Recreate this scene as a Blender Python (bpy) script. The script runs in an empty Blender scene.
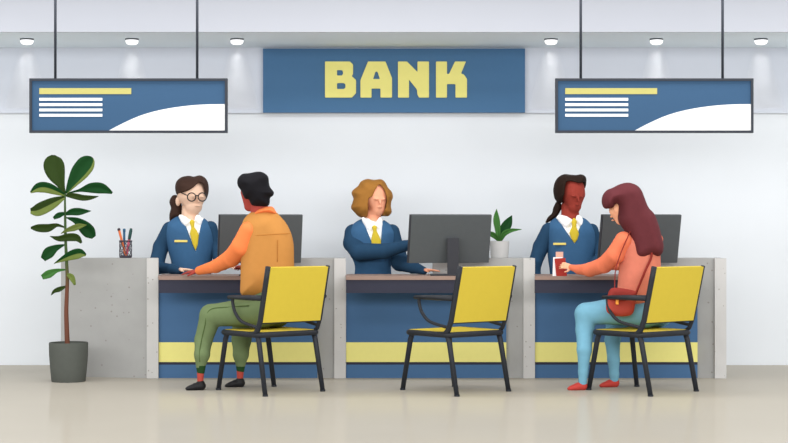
import bpy, bmesh, math, random
import numpy as np
from mathutils import Vector, Matrix

random.seed(7)
SC = bpy.context.scene
COL = SC.collection
F = 1624.0          # focal length in pixels of the 788 px wide picture
CY, CZ, HZ = -11.2, 1.0345, 228.0   # camera depth, camera height, horizon row


def sc_at(y):
    return (y - CY) / F


def P(px, py, y):
    s = sc_at(y)
    return Vector(((px - 394.0) * s, y, CZ + (HZ - py) * s))


def X(px, y):
    return (px - 394.0) * sc_at(y)


def Z(py, y):
    return CZ + (HZ - py) * sc_at(y)


# ------------------------------------------------------------------ materials
def lin(c):
    c /= 255.0
    return c / 12.92 if c <= 0.04045 else ((c + 0.055) / 1.055) ** 2.4


def rgb(h):
    return tuple(lin(v) for v in h) + (1.0,)


def mat(name, hexcol, rough=0.75, spec=0.15, metal=0.0, noise=0.03, scale=30.0):
    m = bpy.data.materials.new(name)
    m.use_nodes = True
    nt = m.node_tree
    b = nt.nodes['Principled BSDF']
    c = rgb(hexcol)
    b.inputs['Roughness'].default_value = rough
    b.inputs['Specular IOR Level'].default_value = spec
    b.inputs['Metallic'].default_value = metal
    if noise:
        tc = nt.nodes.new('ShaderNodeTexCoord')
        n = nt.nodes.new('ShaderNodeTexNoise')
        n.inputs['Scale'].default_value = scale
        n.inputs['Detail'].default_value = 3
        r = nt.nodes.new('ShaderNodeValToRGB')
        r.color_ramp.elements[0].position = 0.3
        r.color_ramp.elements[1].position = 0.7
        r.color_ramp.elements[0].color = tuple(v * (1 - noise) for v in c[:3]) + (1,)
        r.color_ramp.elements[1].color = tuple(min(1, v * (1 + noise)) for v in c[:3]) + (1,)
        nt.links.new(tc.outputs['Object'], n.inputs['Vector'])
        nt.links.new(n.outputs['Fac'], r.inputs['Fac'])
        nt.links.new(r.outputs['Color'], b.inputs['Base Color'])
    else:
        b.inputs['Base Color'].default_value = c
    return m


def concrete(name, base, speck, dens=26.0, thr=0.16):
    m = mat(name, base, 0.85, 0.1, noise=0)
    nt = m.node_tree
    b = nt.nodes['Principled BSDF']
    tc = nt.nodes.new('ShaderNodeTexCoord')
    n = nt.nodes.new('ShaderNodeTexNoise')
    n.inputs['Scale'].default_value = 9
    n.inputs['Detail'].default_value = 5
    r = nt.nodes.new('ShaderNodeValToRGB')
    c = rgb(base)
    r.color_ramp.elements[0].position = .3
    r.color_ramp.elements[1].position = .7
    r.color_ramp.elements[0].color = tuple(v * .965 for v in c[:3]) + (1,)
    r.color_ramp.elements[1].color = tuple(v * 1.03 for v in c[:3]) + (1,)
    v = nt.nodes.new('ShaderNodeTexVoronoi')
    v.inputs['Scale'].default_value = dens
    gt = nt.nodes.new('ShaderNodeMath'); gt.operation = 'LESS_THAN'
    gt.inputs[1].default_value = thr
    sep = nt.nodes.new('ShaderNodeSeparateColor')
    g2 = nt.nodes.new('ShaderNodeMath'); g2.operation = 'LESS_THAN'
    g2.inputs[1].default_value = 0.42
    mu = nt.nodes.new('ShaderNodeMath'); mu.operation = 'MULTIPLY'
    mx = nt.nodes.new('ShaderNodeMix'); mx.data_type = 'RGBA'
    L = nt.links.new
    L(tc.outputs['Object'], n.inputs['Vector']); L(n.outputs['Fac'], r.inputs['Fac'])
    L(tc.outputs['Object'], v.inputs['Vector'])
    L(v.outputs['Distance'], gt.inputs[0]); L(v.outputs['Color'], sep.inputs[0])
    L(sep.outputs[0], g2.inputs[0]); L(gt.outputs[0], mu.inputs[0]); L(g2.outputs[0], mu.inputs[1])
    L(mu.outputs[0], mx.inputs[0]); L(r.outputs['Color'], mx.inputs[6])
    mx.inputs[7].default_value = rgb(speck)
    L(mx.outputs[2], b.inputs['Base Color'])
    return m


def emit(name, hexcol, strength):
    m = bpy.data.materials.new(name)
    m.use_nodes = True
    nt = m.node_tree
    b = nt.nodes['Principled BSDF']
    b.inputs['Base Color'].default_value = (.9, .9, .9, 1)
    b.inputs['Emission Color'].default_value = rgb(hexcol)
    b.inputs['Emission Strength'].default_value = strength
    return m


M = {}
def mk(key, *a, **k):
    M[key] = mat(key, *a, **k)

mk('wall_paint', (218, 222, 226), 0.9, 0.05, noise=0.008, scale=3)
mk('band_paint', (206, 211, 221), 0.9, 0.05, noise=0.008, scale=3)
mk('soffit_paint', (234, 244, 250), 0.9, 0.05, noise=0.008, scale=3)
mk('fascia_paint', (177, 180, 188), 0.9, 0.05, noise=0.008, scale=3)
mk('sign_blue', (55, 84, 114), 0.6, 0.1, noise=0.01)
mk('bank_blue', (71, 108, 144), 0.6, 0.1, noise=0.01)
mk('sign_white', (232, 232, 232), 0.6, 0.1, noise=0.0)
mk('sign_yellow', (230, 222, 133), 0.6, 0.1, noise=0.01)
mk('title_yellow', (176, 170, 104), 0.6, 0.1, noise=0.01)
mk('sign_frame', (47, 51, 59), 0.5, 0.2, noise=0.02)
mk('counter_blue', (73, 107, 145), 0.7, 0.1, noise=0.02, scale=6)
mk('counter_yellow', (234, 227, 139), 0.7, 0.1, noise=0.01)
mk('counter_dark', (55, 56, 69), 0.7, 0.1, noise=0.02)
mk('desk_wood', (147, 124, 113), 0.6, 0.15, noise=0.05, scale=14)
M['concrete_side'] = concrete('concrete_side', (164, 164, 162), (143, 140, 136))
M['concrete_post'] = concrete('concrete_post', (197, 196, 194), (157, 153, 148), 30, .15)
mk('chair_metal', (37, 40, 46), 0.5, 0.25, noise=0.03)
mk('chair_yellow', (203, 180, 64), 0.75, 0.1, noise=0.012)
mk('monitor_grey', (80, 84, 86), 0.6, 0.15, noise=0.02)
mk('monitor_dark', (55, 56, 61), 0.6, 0.15, noise=0.02)
mk('screen_black', (21, 23, 27), 0.25, 0.4, noise=0)
mk('vest_blue', (59, 96, 132), 0.85, 0.05, noise=0.03, scale=40)
mk('vest_blue_shaded', (40, 68, 94), 0.85, 0.05, noise=0.03, scale=40)  # darker vest blue: the drawn shading of the sleeves put into the colour
mk('shirt_white', (253, 253, 253), 0.85, 0.05, noise=0)
mk('tie_yellow', (208, 183, 57), 0.7, 0.1, noise=0.02)
mk('badge_gold', (231, 211, 114), 0.5, 0.2, noise=0.02)
mk('navy_trousers', (39, 56, 79), 0.85, 0.05, noise=0.03)
mk('black_leather', (28, 27, 29), 0.5, 0.2, noise=0.03)
mk('skin_light', (229, 192, 167), 0.75, 0.1, noise=0.01)
mk('skin_peach', (234, 165, 133), 0.75, 0.1, noise=0.01)
mk('skin_brown', (144, 57, 47), 0.75, 0.1, noise=0.01)
mk('skin_deep', (158, 66, 58), 0.75, 0.1, noise=0.01)
mk('skin_woman', (243, 178, 142), 0.75, 0.1, noise=0.01)
mk('hair_brown', (61, 43, 36), 0.75, 0.1, noise=0.05)
mk('hair_ginger', (152, 104, 47), 0.75, 0.1, noise=0.05)
mk('hair_dark', (38, 25, 19), 0.75, 0.1, noise=0.05)
mk('hair_black', (23, 22, 26), 0.75, 0.1, noise=0.05)
mk('hair_wine', (95, 44, 49), 0.75, 0.1, noise=0.05)
mk('glasses_black', (36, 31, 32), 0.4, 0.3, noise=0)
mk('jacket_amber', (191, 133, 71), 0.85, 0.05, noise=0.02)
mk('jacket_orange', (238, 131, 76), 0.85, 0.05, noise=0.02)
mk('jacket_seam', (175, 114, 53), 0.85, 0.05, noise=0)
mk('trouser_green', (106, 122, 85), 0.85, 0.05, noise=0.03)
mk('trouser_seam', (76, 94, 53), 0.85, 0.05, noise=0)
mk('cuff_green', (40, 69, 36), 0.85, 0.05, noise=0.03)
mk('sock_red', (173, 74, 64), 0.85, 0.05, noise=0.03)
mk('sweater_coral', (233, 125, 91), 0.85, 0.05, noise=0.03)
mk('sweater_salmon', (211, 124, 103), 0.85, 0.05, noise=0.03)
mk('jeans_blue', (114, 165, 187), 0.85, 0.05, noise=0.03)
mk('shoe_red', (181, 64, 57), 0.6, 0.1, noise=0.03)
mk('bag_red', (168, 65, 52), 0.6, 0.15, noise=0.03)
mk('bag_dark_red', (138, 46, 40), 0.6, 0.15, noise=0.03)
mk('bag_gold', (250, 162, 63), 0.4, 0.3, noise=0)
mk('booklet_red', (167, 54, 47), 0.6, 0.1, noise=0.02)
mk('paper_white', (251, 251, 251), 0.8, 0.05, noise=0)
mk('card_beige', (225, 177, 158), 0.8, 0.05, noise=0.01)
mk('pot_grey', (85, 88, 83), 0.7, 0.12, noise=0.03)
mk('soil', (74, 53, 40), 0.95, 0.0, noise=0.2)
mk('pot_white', (196, 196, 195), 0.7, 0.12, noise=0.01)
mk('leaf_olive_dark', (36, 55, 8), 0.65, 0.15, noise=0.06)
mk('leaf_green_dark', (8, 58, 17), 0.65, 0.15, noise=0.06)
mk('leaf_olive_light', (98, 112, 52), 0.65, 0.15, noise=0.06)
mk('leaf_green_mid', (57, 105, 46), 0.65, 0.15, noise=0.06)
mk('pen_orange', (210, 111, 65), 0.5, 0.2, noise=0)
mk('pen_blue', (47, 88, 120), 0.5, 0.2, noise=0)
mk('pen_green', (38, 71, 67), 0.5, 0.2, noise=0)
mk('pen_dark', (58, 48, 56), 0.5, 0.2, noise=0)
mk('pen_pink', (196, 90, 112), 0.5, 0.2, noise=0)
mk('mesh_dark', (68, 65, 75), 0.5, 0.2, noise=0)
mk('lamp_rim', (91, 96, 104), 0.5, 0.2, noise=0)
M['lamp_lens'] = emit('lamp_lens', (255, 255, 255), 1.2)

# plant stem: brown bark below, green above
m = mat('plant_stem', (106, 68, 54), 0.8, 0.1, noise=0)
nt = m.node_tree
tc = nt.nodes.new('ShaderNodeTexCoord'); sp = nt.nodes.new('ShaderNodeSeparateXYZ')
rp = nt.nodes.new('ShaderNodeValToRGB')
rp.color_ramp.elements[0].position = .62; rp.color_ramp.elements[0].color = rgb((106, 68, 54))
rp.color_ramp.elements[1].position = .82; rp.color_ramp.elements[1].color = rgb((67, 90, 53))
mr = nt.nodes.new('ShaderNodeMath'); mr.operation = 'MULTIPLY'; mr.inputs[1].default_value = 1.0
nt.links.new(tc.outputs['Object'], sp.inputs[0]); nt.links.new(sp.outputs['Z'], mr.inputs[0])
nt.links.new(mr.outputs[0], rp.inputs['Fac']); nt.links.new(rp.outputs['Color'], nt.nodes['Principled BSDF'].inputs['Base Color'])
M['plant_stem'] = m

# polished floor
m = bpy.data.materials.new('floor_polished'); m.use_nodes = True
nt = m.node_tree; b = nt.nodes['Principled BSDF']
b.inputs['Roughness'].default_value = 0.9; b.inputs['Specular IOR Level'].default_value = 0.0
tc = nt.nodes.new('ShaderNodeTexCoord'); n = nt.nodes.new('ShaderNodeTexNoise')
n.inputs['Scale'].default_value = 1.2; n.inputs['Detail'].default_value = 4
r = nt.nodes.new('ShaderNodeValToRGB')
r.color_ramp.elements[0].color = rgb((169, 163, 151)); r.color_ramp.elements[1].color = rgb((174, 168, 156))
nt.links.new(tc.outputs['Object'], n.inputs['Vector']); nt.links.new(n.outputs['Fac'], r.inputs['Fac'])
nt.links.new(r.outputs['Color'], b.inputs['Base Color'])
g = nt.nodes.new('ShaderNodeBsdfGlossy'); g.inputs['Roughness'].default_value = 0.11
g.inputs['Color'].default_value = (1, 1, 1, 1)
mx = nt.nodes.new('ShaderNodeMixShader'); mx.inputs[0].default_value = 0.12
nt.links.new(b.outputs[0], mx.inputs[1]); nt.links.new(g.outputs[0], mx.inputs[2])
nt.links.new(mx.outputs[0], nt.nodes['Material Output'].inputs['Surface'])
M['floor_polished'] = m

# thin haze in the lamp beams
m = bpy.data.materials.new('beam_haze'); m.use_nodes = True
nt = m.node_tree; nt.nodes.remove(nt.nodes['Principled BSDF'])
vs = nt.nodes.new('ShaderNodeVolumeScatter'); vs.inputs['Density'].default_value = 1.2
vs.inputs['Color'].default_value = (1, 1, 1, 1)
nt.links.new(vs.outputs[0], nt.nodes['Material Output'].inputs['Volume'])
M['beam_haze'] = m


# ------------------------------------------------------------------ objects
def link(name, me, m=None, parent=None, smooth=False):
    o = bpy.data.objects.new(name, me)
    COL.objects.link(o)
    if m:
        for mm in (m if isinstance(m, (list, tuple)) else [m]):
            me.materials.append(M[mm])
    if parent is not None:
        o.parent = parent
        o.matrix_parent_inverse = parent.matrix_basis.inverted()
    if smooth and len(me.polygons):
        me.polygons.foreach_set('use_smooth', [True] * len(me.polygons))
    return o


def obj(name, bm, m=None, parent=None, smooth=False, autosmooth=False):
    bmesh.ops.recalc_face_normals(bm, faces=bm.faces)
    me = bpy.data.meshes.new(name)
    bm.to_mesh(me)
    bm.free()
    o = link(name, me, m, parent, smooth)
    if autosmooth:
        me.polygons.foreach_set('use_smooth', [True] * len(me.polygons))
        try:
            me.set_sharp_from_angle(angle=math.radians(35))
        except Exception:
            pass
    return o


def tag(o, label=None, cat=None, group=None, kind=None):
    if label: o['label'] = label
    if cat: o['category'] = cat
    if group: o['group'] = group
    if kind: o['kind'] = kind
    return o


def thing(name, label, cat, loc=(0, 0, 0), rz=0.0, group=None):
    o = bpy.data.objects.new(name, None)
    o.empty_display_size = 0.05
    COL.objects.link(o)
    o.matrix_basis = Matrix.Translation(Vector(loc)) @ Matrix.Rotation(rz, 4, 'Z')
    return tag(o, label, cat, group)


def copy_tree(o, parent=None):
    c = o.copy()
    COL.objects.link(c)
    if parent is not None:
        c.parent = parent
    for ch in list(o.children):
        copy_tree(ch, c)
    return c


def bx(bm, lo, hi, bev=0.0):
    r = bmesh.ops.create_cube(bm, size=1.0)
    vs = r['verts']
    for v in vs:
        v.co = Vector((lo[i] + (v.co[i] + .5) * (hi[i] - lo[i]) for i in range(3)))
    if bev:
        es = list({e for v in vs for e in v.link_edges})
        bmesh.ops.bevel(bm, geom=es, offset=bev, segments=2, affect='EDGES', profile=0.6)


def box(name, lo, hi, m, parent=None, bev=0.0):
    bm = bmesh.new()
    bx(bm, lo, hi, bev)
    return obj(name, bm, m, parent)


def prism_xz(bm, pts, y0, y1):
    """outline pts of (x, z), pushed from y0 to y1"""
    a = [bm.verts.new((x, y0, z)) for x, z in pts]
    b = [bm.verts.new((x, y1, z)) for x, z in pts]
    bm.faces.new(a); bm.faces.new(b[::-1])
    n = len(pts)
    for i in range(n):
        j = (i + 1) % n
        bm.faces.new((a[j], a[i], b[i], b[j]))


def prism_xy(bm, pts, z0, z1):
    a = [bm.verts.new((x, y, z0)) for x, y in pts]
    b = [bm.verts.new((x, y, z1)) for x, y in pts]
    bm.faces.new(a); bm.faces.new(b[::-1])
    n = len(pts)
    for i in range(n):
        j = (i + 1) % n
        bm.faces.new((a[j], a[i], b[i], b[j]))


def tube(bm, pts, rad, n=10, sx=1.0, closed=False):
    pts = [Vector(p) for p in pts]
    k = len(pts)
    rads = rad if isinstance(rad, (list, tuple)) else [rad] * k
    up = None
    rings = []
    for i, p in enumerate(pts):
        if closed:
            t = (pts[(i + 1) % k] - pts[i - 1]).normalized()
        else:
            t = (pts[min(i + 1, k - 1)] - pts[max(i - 1, 0)]).normalized()
        if up is None:
            up = Vector((0, 0, 1)) if abs(t.z) < .9 else Vector((0, 1, 0))
        u = (up - t * up.dot(t)).normalized()
        up = u
        w = t.cross(u)
        rings.append([bm.verts.new(p + (u * math.cos(2 * math.pi * j / n) + w * sx * math.sin(2 * math.pi * j / n)) * rads[i]) for j in range(n)])
    for i in range(k if closed else k - 1):
        a, b = rings[i], rings[(i + 1) % k]
        for j in range(n):
            bm.faces.new((a[j], a[(j + 1) % n], b[(j + 1) % n], b[j]))
    if not closed:
        bm.faces.new(rings[0][::-1]); bm.faces.new(rings[-1])


def lathe(bm, prof, c=(0, 0, 0), n=40):
    """prof: (radius, z) from inside bottom round to outside; closed at axis when radius 0"""
    rings = []
    for r, z in prof:
        if r < 1e-6:
            rings.append([bm.verts.new((c[0], c[1], c[2] + z))])
        else:
            rings.append([bm.verts.new((c[0] + r * math.cos(2 * math.pi * j / n), c[1] + r * math.sin(2 * math.pi * j / n), c[2] + z)) for j in range(n)])
    for a, b in zip(rings, rings[1:]):
        for j in range(n):
            k = (j + 1) % n
            if len(a) == 1 and len(b) == 1: continue
            if len(a) == 1: bm.faces.new((a[0], b[k], b[j]))
            elif len(b) == 1: bm.faces.new((a[j], a[k], b[0]))
            else: bm.faces.new((a[j], a[k], b[k], b[j]))


def crom(pts, n=6, closed=True):
    """smooth curve through 2-D or 3-D points"""
    q = [np.array(p, float) for p in pts]
    k = len(q)
    out = []
    rng = range(k) if closed else range(k - 1)
    for i in rng:
        if closed:
            p0, p1, p2, p3 = q[i - 1], q[i], q[(i + 1) % k], q[(i + 2) % k]
        else:
            p0, p1, p2, p3 = q[max(i - 1, 0)], q[i], q[i + 1], q[min(i + 2, k - 1)]
        for j in range(n):
            t = j / n
            out.append(.5 * ((2 * p1) + (-p0 + p2) * t + (2 * p0 - 5 * p1 + 4 * p2 - p3) * t * t + (-p0 + 3 * p1 - 3 * p2 + p3) * t ** 3))
    if not closed:
        out.append(q[-1])
    return out


def px_poly(pts, y):
    s = sc_at(y)
    return [((p[0] - 394.0) * s, CZ + (HZ - p[1]) * s) for p in pts]


# ------------------------------------------------------------------ soft-shape modeller
class Vol:
    """Adds rounded solids together on a grid and draws one closed surface round them."""

    def __init__(self, vox=0.005):
        self.v = vox
        self.ops = []

    def cone(self, a, b, r1, r2, k=0.012, op='u'):
        a, b = np.array(a, float), np.array(b, float)
        r = max(r1, r2) + k
        self.ops.append(('cone', (a, b, r1, r2), np.minimum(a, b) - r, np.maximum(a, b) + r, k, op))
        return self

    def chain(self, pts, k=0.012):
        """pts: list of (px, py, y, r in px)"""
        w = [(P(q[0], q[1], q[2]), q[3] * sc_at(q[2])) for q in pts]
        for (a, ra), (b, rb) in zip(w, w[1:]):
            self.cone(a, b, ra, rb, k)
        return self

    def ell(self, c, rad, rot=None, k=0.012, op='u'):
        c = np.array(c, float)
        R = np.array(rot.to_3x3() if rot is not None else Matrix.Identity(3))
        r = max(rad) + k
        self.ops.append(('ell', (c, np.array(rad, float), R), c - r, c + r, k, op))
        return self

    def puff(self, pts, yc, H, R, k=0.006, op='u', smooth=5):
        """outline in px at depth yc, rounded to half thickness H over R px"""
        q = px_poly(pts, yc)
        if smooth:
            q = crom(q, smooth)
        q = np.array(q)
        s = sc_at(yc)
        lo = np.array([q[:, 0].min(), yc - H, q[:, 1].min()]) - k - .004
        hi = np.array([q[:, 0].max(), yc + H, q[:, 1].max()]) + k + .004
        self.ops.append(('puff', (q, yc, H, R * s), lo, hi, k, op))
        return self

    def slab(self, pts, yref, y0, y1, k=0.0, op='s', smooth=0):
        q = px_poly(pts, yref)
        if smooth:
            q = crom(q, smooth)
        q = np.array(q)
        lo = np.array([q[:, 0].min(), y0, q[:, 1].min()]) - .01
        hi = np.array([q[:, 0].max(), y1, q[:, 1].max()]) + .01
        self.ops.append(('slab', (q, y0, y1), lo, hi, k, op))
        return self

    @staticmethod
    def poly2d(q, xs, zs):
        gx, gz = np.meshgrid(xs, zs, indexing='ij')
        d = np.full(gx.shape, 1e9)
        ins = np.zeros(gx.shape, bool)
        n = len(q)
        for i in range(n):
            ax, az = q[i]; bx_, bz = q[(i + 1) % n]
            ex, ez = bx_ - ax, bz - az
            L = ex * ex + ez * ez
            if L < 1e-14: continue
            wx, wz = gx - ax, gz - az
            t = np.clip((wx * ex + wz * ez) / L, 0, 1)
            d = np.minimum(d, (wx - ex * t) ** 2 + (wz - ez * t) ** 2)
            c = (az > gz) != (bz > gz)
            with np.errstate(divide='ignore', invalid='ignore'):
                xi = ax + (gz - az) * ex / (ez if abs(ez) > 1e-12 else 1e-12)
            ins ^= c & (gx < xi)
        d = np.sqrt(d)
        return np.where(ins, -d, d)

    def mesh(self, name, m, parent=None):
        v = self.v
        lo = np.min([o[2] for o in self.ops if o[5] == 'u'], axis=0) - 2 * v
        hi = np.max([o[3] for o in self.ops if o[5] == 'u'], axis=0) + 2 * v
        n = np.ceil((hi - lo) / v).astype(int) + 1
        ax = [lo[i] + v * np.arange(n[i]) for i in range(3)]
        D = np.full(tuple(n), 0.05, np.float32)
        for kind, prm, blo, bhi, k, op in self.ops:
            i0 = np.clip(np.floor((blo - lo) / v).astype(int) - 1, 0, n - 1)
            i1 = np.clip(np.ceil((bhi - lo) / v).astype(int) + 2, 1, n)
            if (i1 <= i0).any(): continue
            x = ax[0][i0[0]:i1[0]]; y = ax[1][i0[1]:i1[1]]; z = ax[2][i0[2]:i1[2]]
            sl = tuple(slice(i0[j], i1[j]) for j in range(3))
            if kind == 'cone':
                a, b, r1, r2 = prm
                e = b - a; L = float(e @ e) + 1e-12
                wx = (x - a[0])[:, None, None]; wy = (y - a[1])[None, :, None]; wz = (z - a[2])[None, None, :]
                t = np.clip((wx * e[0] + wy * e[1] + wz * e[2]) / L, 0, 1)
                d = np.sqrt((wx - t * e[0]) ** 2 + (wy - t * e[1]) ** 2 + (wz - t * e[2]) ** 2) - (r1 + (r2 - r1) * t)
            elif kind == 'ell':
                c, rad, R = prm
                wx = (x - c[0])[:, None, None]; wy = (y - c[1])[None, :, None]; wz = (z - c[2])[None, None, :]
                l = [(R[0, j] * wx + R[1, j] * wy + R[2, j] * wz) for j in range(3)]
                k0 = np.sqrt(sum((l[j] / rad[j]) ** 2 for j in range(3)))
                k1 = np.sqrt(sum((l[j] / rad[j] ** 2) ** 2 for j in range(3))) + 1e-9
                d = k0 * (k0 - 1) / k1
            elif kind == 'puff':
                q, yc, H, R = prm
                s2 = -self.poly2d(q, x, z)
                u = np.maximum(R - s2, 0) / R
                vv = (y - yc) / H
                d = (np.sqrt(u[:, None, :] ** 2 + vv[None, :, None] ** 2) - 1) * min(R, H)
            else:
                q, y0, y1 = prm
                s2 = self.poly2d(q, x, z)
                dy = np.maximum(y0 - y, y - y1)
                d = np.maximum(s2[:, None, :], dy[None, :, None])
            d = d.astype(np.float32)
            cur = D[sl]
            if op == 'u':
                if k > 0:
                    h = np.maximum(k - np.abs(cur - d), 0) / k
                    D[sl] = np.minimum(cur, d) - h * h * k * .25
                else:
                    D[sl] = np.minimum(cur, d)
            elif op == 's':
                D[sl] = np.maximum(cur, -d)
            elif op == 'i':
                E = np.full_like(D, 0.05)
                E[sl] = np.maximum(cur, d)
                D = E
        D[0], D[-1] = .05, .05
        D[:, 0], D[:, -1] = .05, .05
        D[:, :, 0], D[:, :, -1] = .05, .05
        ins = D < 0
        c = np.zeros(tuple(n - 1), np.int8)
        offs = [(i, j, k_) for i in (0, 1) for j in (0, 1) for k_ in (0, 1)]
        for i, j, k_ in offs:
            c += ins[i:n[0] - 1 + i, j:n[1] - 1 + j, k_:n[2] - 1 + k_]
        act = np.argwhere((c > 0) & (c < 8))
        vals = np.stack([D[act[:, 0] + i, act[:, 1] + j, act[:, 2] + k_] for i, j, k_ in offs], 1)
        acc = np.zeros((len(act), 3)); cnt = np.zeros(len(act))
        for a in range(8):
            for b in range(a + 1, 8):
                oa, ob = np.array(offs[a]), np.array(offs[b])
                if np.abs(oa - ob).sum() != 1: continue
                da, db = vals[:, a], vals[:, b]
                mk_ = (da < 0) != (db < 0)
                t = np.where(mk_, da / np.where(mk_, da - db, 1), 0)
                acc += np.where(mk_[:, None], oa + t[:, None] * (ob - oa), 0)
                cnt += mk_
        pos = lo + v * (act + acc / np.maximum(cnt, 1)[:, None])
        idx = np.full(tuple(n - 1), -1, np.int32)
        idx[tuple(act.T)] = np.arange(len(act))
        quads = []
        for axis in range(3):
            s0 = [slice(None)] * 3; s1 = [slice(None)] * 3
            s0[axis] = slice(0, -1); s1[axis] = slice(1, None)
            A, B = ins[tuple(s0)], ins[tuple(s1)]
            e = np.argwhere(A != B)
            flip = A[tuple(e.T)]
            o1, o2 = (axis + 1) % 3, (axis + 2) % 3
            def cell(d1, d2):
                q = e.copy(); q[:, o1] -= d1; q[:, o2] -= d2
                return idx[tuple(q.T)]
            Q = np.stack([cell(1, 1), cell(0, 1), cell(0, 0), cell(1, 0)], 1)
            Q[~flip] = Q[~flip][:, ::-1]
            quads.append(Q)
        quads = np.concatenate(quads)
        quads = quads[(quads >= 0).all(1)]
        # relax twice
        for _ in range(2):
            sm = np.zeros_like(pos); ct = np.zeros(len(pos))
            for i in range(4):
                a, b = quads[:, i], quads[:, (i + 1) % 4]
                for j in range(3):
                    sm[:, j] += np.bincount(a, pos[b, j], len(pos)) + np.bincount(b, pos[a, j], len(pos))
                ct += np.bincount(a, minlength=len(pos)) + np.bincount(b, minlength=len(pos))
            pos = pos * .5 + .5 * sm / np.maximum(ct, 1)[:, None]
        me = bpy.data.meshes.new(name)
        me.vertices.add(len(pos)); me.vertices.foreach_set('co', pos.astype(np.float32).ravel())
        me.loops.add(quads.size); me.loops.foreach_set('vertex_index', quads.ravel().astype(np.int32))
        me.polygons.add(len(quads))
        me.polygons.foreach_set('loop_start', np.arange(0, quads.size, 4, dtype=np.int32))
        me.polygons.foreach_set('loop_total', np.full(len(quads), 4, np.int32))
        me.update(calc_edges=True); me.validate()
        return link(name, me, m, parent, True)


# ================================================================== SETTING
floor_bm = bmesh.new()
bx(floor_bm, (-6, -9, -0.1), (6, 1.35, 0))
tag(obj('floor', floor_bm, 'floor_polished'), kind='structure')
WALL_Y = 1.06
tag(box('wall_back', (-6, WALL_Y, 0), (6, WALL_Y + .2, 2.9), 'wall_paint'), kind='structure')
BY = 1.035            # face of the shallow upper bulkhead
zb0, zs = Z(113, BY), Z(47.5, BY)
tag(box('trim_1', (-6, BY, zb0), (6, WALL_Y, 2.9), 'band_paint'), kind='structure')
# lowered soffit strip with the lamps, its front face above
FY = (CZ - zs) * F / (32 - HZ) + CY
tag(box('ceiling', (-6, FY + .02, zs), (6, BY, zs + .12), 'soffit_paint'), kind='structure')
tag(box('trim_2', (-6, FY, zs), (6, FY + .02, 2.9), 'fascia_paint'), kind='structure')
CEIL_Z = 2.9
tag(box('trim_3', (-6, FY - 1.0, CEIL_Z), (6, FY + .02, CEIL_Z + .06), 'fascia_paint'), kind='structure')

# ------------------------------------------------------------------ ceiling lamps
lamp_where = ['far left end of the soffit', 'soffit between the two rods of the left hanging sign',
              'soffit just left of the blue bank sign', 'soffit just right of the blue bank sign',
              'soffit between the two rods of the right hanging sign', 'far right end of the soffit']
LY = (zs - .02 - CZ) * F / (HZ - 41.5) + CY
for i, px in enumerate((27, 132, 237, 551, 656.5, 761)):
    c = Vector((X(px, LY), LY, zs))
    t = thing('ceiling_downlight', 'small round downlight in the ' + lamp_where[i], 'ceiling light', c, 0, 'downlights along the soffit')
    bm = bmesh.new()
    lathe(bm, [(0, -.001), (.0, -.006), (.040, -.006), (.040, -.012), (.047, -.012), (.049, -.008), (.049, 0), (0, 0)], c, 32)
    obj('rim', bm, 'lamp_rim', t, autosmooth=True)
    bm = bmesh.new()
    lathe(bm, [(0, -.007), (.045, -.009), (.0455, -.018), (.042, -.030), (.030, -.040), (0, -.045)], c, 32)
    obj('lens', bm, 'lamp_lens', t, smooth=True)
    bm = bmesh.new()
    lathe(bm, [(0, -.05), (.046, -.05), (.165, -.50), (0, -.50)], c, 32)
    obj('light_beam', bm, 'beam_haze', t)
    ld = bpy.data.lights.new('downlight_lamp', 'SPOT')
    ld.energy = 15.0; ld.spot_size = math.radians(36); ld.spot_blend = .25; ld.shadow_soft_size = .055
    lo = bpy.data.objects.new('downlight_lamp', ld); COL.objects.link(lo)
    lo.location = c + Vector((0, 0, -.065))


# ------------------------------------------------------------------ bank sign
def letters(name, loops, y0, y1, m, parent):
    cu = bpy.data.curves.new(name, 'CURVE')
    cu.dimensions = '2D'; cu.fill_mode = 'BOTH'
    cu.extrude = (y1 - y0) / 2
    for lp in loops:
        q = px_poly(lp, y0)
        # round the corners slightly
        out = []
        k = len(q)
        for i in range(k):
            p0, p1, p2 = (np.array(q[(i + d) % k]) for d in (-1, 0, 1))
            r = .0062
            a, b = p0 - p1, p2 - p1
            la, lb = np.linalg.norm(a), np.linalg.norm(b)
            a = p1 + a / la * min(r, la * .45); b = p1 + b / lb * min(r, lb * .45)
            for t in (0, .33, .67, 1):
                out.append((1 - t) ** 2 * a + 2 * t * (1 - t) * p1 + t * t * b)
        s = cu.splines.new('POLY')
        s.points.add(len(out) - 1)
        for pt, p in zip(s.points, out):
            pt.co = (p[0], p[1], 0, 1)
        s.use_cyclic_u = True
    tmp = bpy.data.objects.new('tmp', cu); COL.objects.link(tmp)
    dg = bpy.context.evaluated_depsgraph_get(); dg.update()
    me = bpy.data.meshes.new_from_object(tmp.evaluated_get(dg))
    me.transform(Matrix.Translation((0, (y0 + y1) / 2, 0)) @ Matrix.Rotation(math.pi / 2, 4, 'X'))
    bpy.data.objects.remove(tmp); bpy.data.curves.remove(cu)
    me.name = name
    me.materials.clear()
    return link(name, me, m, parent)


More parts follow.
